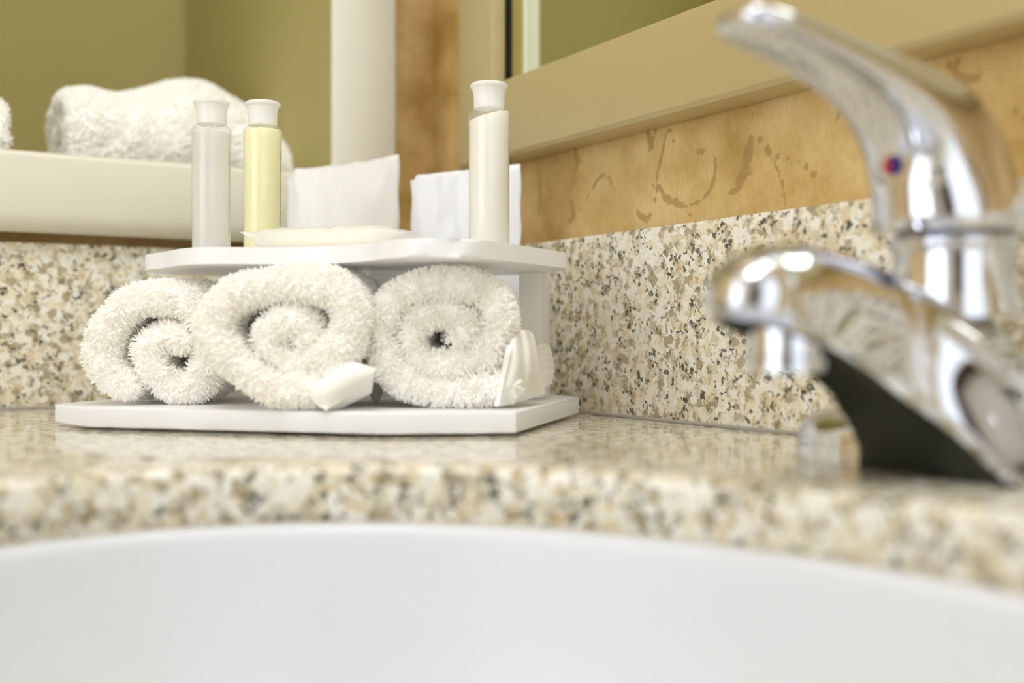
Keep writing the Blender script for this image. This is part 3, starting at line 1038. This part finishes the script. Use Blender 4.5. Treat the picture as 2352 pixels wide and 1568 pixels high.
def superell(a, b, n, e=2.6):
    return [(a * math.copysign(abs(math.cos(t)) ** (2 / e), math.cos(t)), b * math.copysign(abs(math.sin(t)) ** (2 / e), math.sin(t)))
            for t in [2 * math.pi * i / n for i in range(n)]]


rings = []
for z, k in ((.4, .93), (1.6, .99), (4, 1.0), (6.5, 1.0), (8.6, .985), (9.8, .95), (10.6, .85)):
    rings.append([(x * k * 30, y * k * 18, z) for x, y in superell(1, 1, 60, 3.4)])
loft('soap_bar', rings, M['soap'], so, sharp=60)


def film_pt(i, j, n):
    # sleeve: i along length 0..1, j around
    x = -46 + 92 * i
    e = max(0, (abs(x) - 29) / 17)
    k = 1 - min(1, e) ** 1.1 * .93
    a = 2 * math.pi * j / n
    cy, cz = math.cos(a), math.sin(a)
    y = 19.5 * math.copysign(abs(cy) ** .55, cy) * (1 - .15 * e)
    z = 5.9 + 6.0 * math.copysign(abs(cz) ** .45, cz) * k
    z += .9 * noise.noise(Vector((x * .22, y * .15, z * .3))) + (4.2 * e * e if x < 0 else 1.0 * e)
    x += 1.6 * noise.noise(Vector((y * .3, z * .3, 3)))
    return (x, y, max(.15, z))


n = 56; rings = [[film_pt(i / 60, j, n) for j in range(n)] for i in range(61)]
wf = loft('film_wrapper', rings, M['film'], so, cap=False, sharp=None); wf['label'] = 'clear crinkled film around the soap'


# ================================================================ PACKETS behind the shelf
def pouch(name, w_, h_, bulge, mat, seed, crimp, topfn, n=40, m=54):
    """pillow packet standing on its short side: x width, y thickness, z height"""
    verts, faces = [], []
    for side in (1, -1):
        for j in range(m):
            for i in range(n):
                u, v = i / (n - 1), j / (m - 1)
                e = min(u, 1 - u, v, 1 - v)
                th = bulge * min(1, e / .28) ** .6
                x = (u - .5) * w_; z = v * topfn(u, h_)
                wr = crimp * (noise.noise(Vector((u * 6, v * 7, seed))) + .7 * noise.noise(Vector((u * 15 + v * 4, v * 9, seed + 4))))
                if v > .93 or u < .04 or u > .96: wr += crimp * .35 * math.sin((u * 47 if v > .93 else v * 47))
                z2 = z + (crimp * .5 * noise.noise(Vector((u * 9, seed, 1))) if v > .97 else 0)
                x2 = x + (crimp * .3 * math.sin(v * 34 + seed) if (u < .02 or u > .98) else 0)
                verts.append((x2, side * (th * .5 + .12) + wr * .6, z2))
    k = n * m
    for s_ in (0, 1):
        for j in range(m - 1):
            for i in range(n - 1):
                a = s_ * k + j * n + i; faces.append((a, a + 1, a + n + 1, a + n) if s_ else (a, a + n, a + n + 1, a + 1))
    bd = [(i, 0) for i in range(n)] + [(n - 1, j) for j in range(1, m)] + [(i, m - 1) for i in range(n - 2, -1, -1)] + [(0, j) for j in range(m - 2, 0, -1)]
    for a, b in zip(bd, bd[1:] + bd[:1]):
        ia, ib = a[1] * n + a[0], b[1] * n + b[0]
        faces.append((ia, ib, k + ib, k + ia))
    return verts, faces


wx, wy = uv2w(-205, 638)
v_, f_ = pouch('p', 67, 134, 5, None, 2.2, 1.3, lambda u, h: h * (.965 + .035 * u) - (3 if u < .04 else 0))
pk = mesh_obj('plastic_sachet', v_, f_, M['pouch'], loc=(wx, wy, 11.2), rz=ANG + .06, sharp=None)
tag(pk, 'white glossy plastic sachet standing behind the lotion bottle', 'packet')
wx, wy = uv2w(-287, 645)
v_, f_ = pouch('p', 74, 144, 12, None, 7.7, 1.5, lambda u, h: h * (.955 + .045 * u ** 2) - (5 if u < .06 else 0))
pk2 = mesh_obj('plastic_sachet', v_, f_, M['pouch_soft'], loc=(wx, wy, 11.2), rz=ANG + .03, sharp=None)
tag(pk2, 'puffy translucent white packet with a crinkled top, standing between the shampoo and the wall', 'packet')

# ================================================================ FAUCET
FX = 500.0
fa = empty('chrome_faucet', (FX, 0, 0))
tag(fa, 'chrome single-lever bathroom faucet with a red and blue dot', 'faucet')


def interp(tab, x):
    tab = sorted(tab)
    return [float(np.interp(x, [t[0] for t in tab], [t[k] for t in tab])) for k in range(1, len(tab[0]))]


# d (distance from splash), half width, rim height, top height
BODY = [(28, 19, 2, 44), (40, 22, 2, 52), (56, 24, 2, 57), (66, 29, 2, 58.5), (72, 37, 2, 59.5), (75.5, 42, 2.5, 60), (78, 36, 6, 61), (82, 28, 15, 62), (87, 21.5, 22, 64), (97, 17, 29.5, 66),
        (110, 16.5, 37.5, 69), (122, 16.5, 43.0, 71), (132, 16.5, 47, 71.5), (142, 15.5, 50, 70), (150, 12.5, 52, 66.5), (155.5, 7, 53, 61), (157, 1.5, 54, 57)]
ds = sorted(set(list(np.linspace(28, 157, 66)) + [155.8, 156.5]))
na = 25
rings_top, rim_in, = [], []
tabd = np.array(BODY)


def bsm(d_, k):
    # smooth interpolation (average of neighbours)
    return float(np.mean([np.interp(d_ + o_, tabd[:, 0], tabd[:, k]) for o_ in ((-1.2, 0, 1.2) if d_ < 150 else (0,))]))


verts, faces = [], []
for d_ in ds:
    w2, zr, zt = bsm(d_, 1), bsm(d_, 2), bsm(d_, 3)
    for i in range(na):
        a = math.pi * i / (na - 1)
        cx, sz = math.cos(a), math.sin(a)
        flare = 1.0 + .7 * max(0, min(1, (92 - d_) / 18))      # concave flanks near the base
        x = (w2 if cx > 0 else min(w2, 20)) * math.copysign(abs(cx) ** flare if flare > 1 else abs(cx), cx)
        z = zr + (zt - zr) * abs(sz) ** (.62 if d_ > 92 else .8)
        verts.append((x, -d_, z))
    # rim band turned under
    for sx, dz in ((-1, -1.8), ):
        pass
n = na
for j in range(len(ds) - 1):
    for i in range(n - 1): faces.append((j * n + i, j * n + i + 1, (j + 1) * n + i + 1, (j + 1) * n + i))
# lower rim lip: outer edge down 2.2 mm then inward 3 mm
base = len(verts)
for d_ in ds:
    w2, zr = bsm(d_, 1), bsm(d_, 2)
    wi = max(.4, w2 - 3.2)
    di = d_ if d_ < 150 else 150 + (d_ - 150) * .6
    verts += [(w2 + .2, -d_ - .3, max(0.1, zr - .8)), (wi, -di + .5, max(0.05, zr - 4.2)), (-min(w2, 20) - .2, -d_ - .3, max(.1, zr - .8)), (-min(wi, 17.5), -di + .5, max(.05, zr - 4.2))]
for j in range(len(ds) - 1):
    a, b = j * n, (j + 1) * n
    p, q = base + j * 4, base + (j + 1) * 4
    faces.append((a, b, q, p)); faces.append((p, q, q + 1, p + 1))
    faces.append((a + n - 1, p + 2, q + 2, b + n - 1)); faces.append((p + 2, p + 3, q + 3, q + 2))
jl = len(ds) - 1
faces.append(tuple([jl * n + i for i in range(n)] + [base + jl * 4 + 2, base + jl * 4]))
faces.append(tuple([i for i in range(n)] + [base + 2, base]))
mesh_obj('spout_body', verts, faces, M['chrome'], fa, sharp=38)
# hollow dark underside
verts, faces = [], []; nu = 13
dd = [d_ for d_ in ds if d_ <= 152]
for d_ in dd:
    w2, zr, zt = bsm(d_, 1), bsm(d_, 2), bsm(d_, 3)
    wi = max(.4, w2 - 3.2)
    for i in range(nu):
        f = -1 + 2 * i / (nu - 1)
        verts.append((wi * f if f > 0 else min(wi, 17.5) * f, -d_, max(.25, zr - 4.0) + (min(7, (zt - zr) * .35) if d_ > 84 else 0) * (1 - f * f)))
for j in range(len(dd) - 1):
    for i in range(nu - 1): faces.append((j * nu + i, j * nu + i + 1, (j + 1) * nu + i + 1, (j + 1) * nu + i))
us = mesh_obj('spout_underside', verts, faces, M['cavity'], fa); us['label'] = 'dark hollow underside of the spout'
# aerator
ae = lathe('aerator', [(9.0, 33.8), (11.2, 33.4), (12.0, 34.2), (12.0, 37.5), (11.5, 38.0), (11.5, 49), (10.5, 52)], M['chrome'], fa, cy=-130)
lathe('aerator_screen', [(.01, 34.6), (9.2, 34.6), (9.2, 35.4), (.01, 35.4)], M['cavity'], ae, cy=-130)
# base plate wings
for sx in (-1, ):
    rings = []
    k_ = 1.0 if sx < 0 else .3
    for x, hw, hh in ((18, 25, 20), (36, 25, 20), (44, 24.4, 19), (48.5, 22.5, 16.5), (50.5, 19.5, 13)):
        rg = []
        for i in range(33):
            a = math.pi * i / 32
            rg.append((sx * x, -55 + (1.0 if sx < 0 else .55) * hw * math.copysign(abs(math.cos(a)) ** .45, math.cos(a)), .2 + k_ * hh * abs(math.sin(a)) ** .5))
        rings.append(rg)
    loft('base_plate', rings, M['chrome'], fa, sharp=50)
# column sleeve
lathe('column', [(22, 50), (20.5, 56), (19.2, 62), (18.8, 70), (19.0, 71.5), (20.2, 72.4), (20.6, 74), (20, 75.6), (18.4, 76.6), (17, 77), (16.5, 80), (.01, 80)],
      M['chrome'], fa, cy=-56, n=64)
# lever handle
HD = [(57.5, 77.2, 24.2, 22.5, 90), (57.8, 79, 25.2, 23.3, 90), (59.2, 86, 24.4, 22.6, 88), (62, 95, 22.8, 21.2, 78), (66.5, 104.5, 20.5, 19.8, 62), (75, 112.5, 15.5, 18.2, 42),
      (86, 118.5, 10.5, 16.4, 26), (98, 123, 7.2, 14.6, 18), (112, 126.8, 5.4, 13.2, 14), (126, 129.8, 4.5, 12.6, 12), (138, 132, 4.0, 12.2, 10), (146, 133.4, 3.6, 10.8, 9),
      (150.5, 134.1, 2.6, 7.5, 8), (152, 134.3, 1.0, 3, 8)]
cp, _ = crom([h for h in HD], 60)
rings = []
for d_, z, hd, hw, ang in cp:
    a0 = math.radians(ang)         # tangent angle of the handle axis in the profile plane (0 = towards the basin)
    tx, tz = math.cos(a0), math.sin(a0)
    nx, nz = -tz, tx               # thickness direction
    rg = []
    e = np.interp(ang, [10, 60, 90], [.62, .85, 1.0])
    for i in range(40):
        t = 2 * math.pi * i / 40
        c_, s_ = math.cos(t), math.sin(t)
        u_ = hd * math.copysign(abs(c_) ** e, c_); w_2 = hw * math.copysign(abs(s_) ** e, s_)
        rg.append((w_2, -(d_ + nx * u_), z + nz * u_))
    rings.append(rg)
hn = loft('lever_handle', rings, M['chrome'], fa, sharp=50)
# temperature dot on the front of the handle
for nm, s0, mt in (('red_half_dot', -1, M['red']), ('blue_half_dot', 1, M['blue'])):
    vs = [(0, 0, -3.1)] + [(s0 * 3.1 * math.sin(math.pi * i / 16), 0, -3.1 * math.cos(math.pi * i / 16)) for i in range(1, 16)] + [(0, 0, 3.1)]
    bm = bmesh.new()
    a = [bm.verts.new((x, -.5, z)) for x, y, z in vs]; b = [bm.verts.new((x, .8, z)) for x, y, z in vs]
    bm.faces.new(a); bm.faces.new(b[::-1])
    for i in range(len(vs)): bm.faces.new((a[i], a[(i + 1) % len(vs)], b[(i + 1) % len(vs)], b[i]))
    o = bm_obj(nm, bm, mt, hn, loc=(0, -85.4, 97.5)); o.rotation_euler = (-.12, 0, 0)
    o['label'] = 'red half of the temperature dot' if s0 < 0 else 'blue half of the temperature dot'
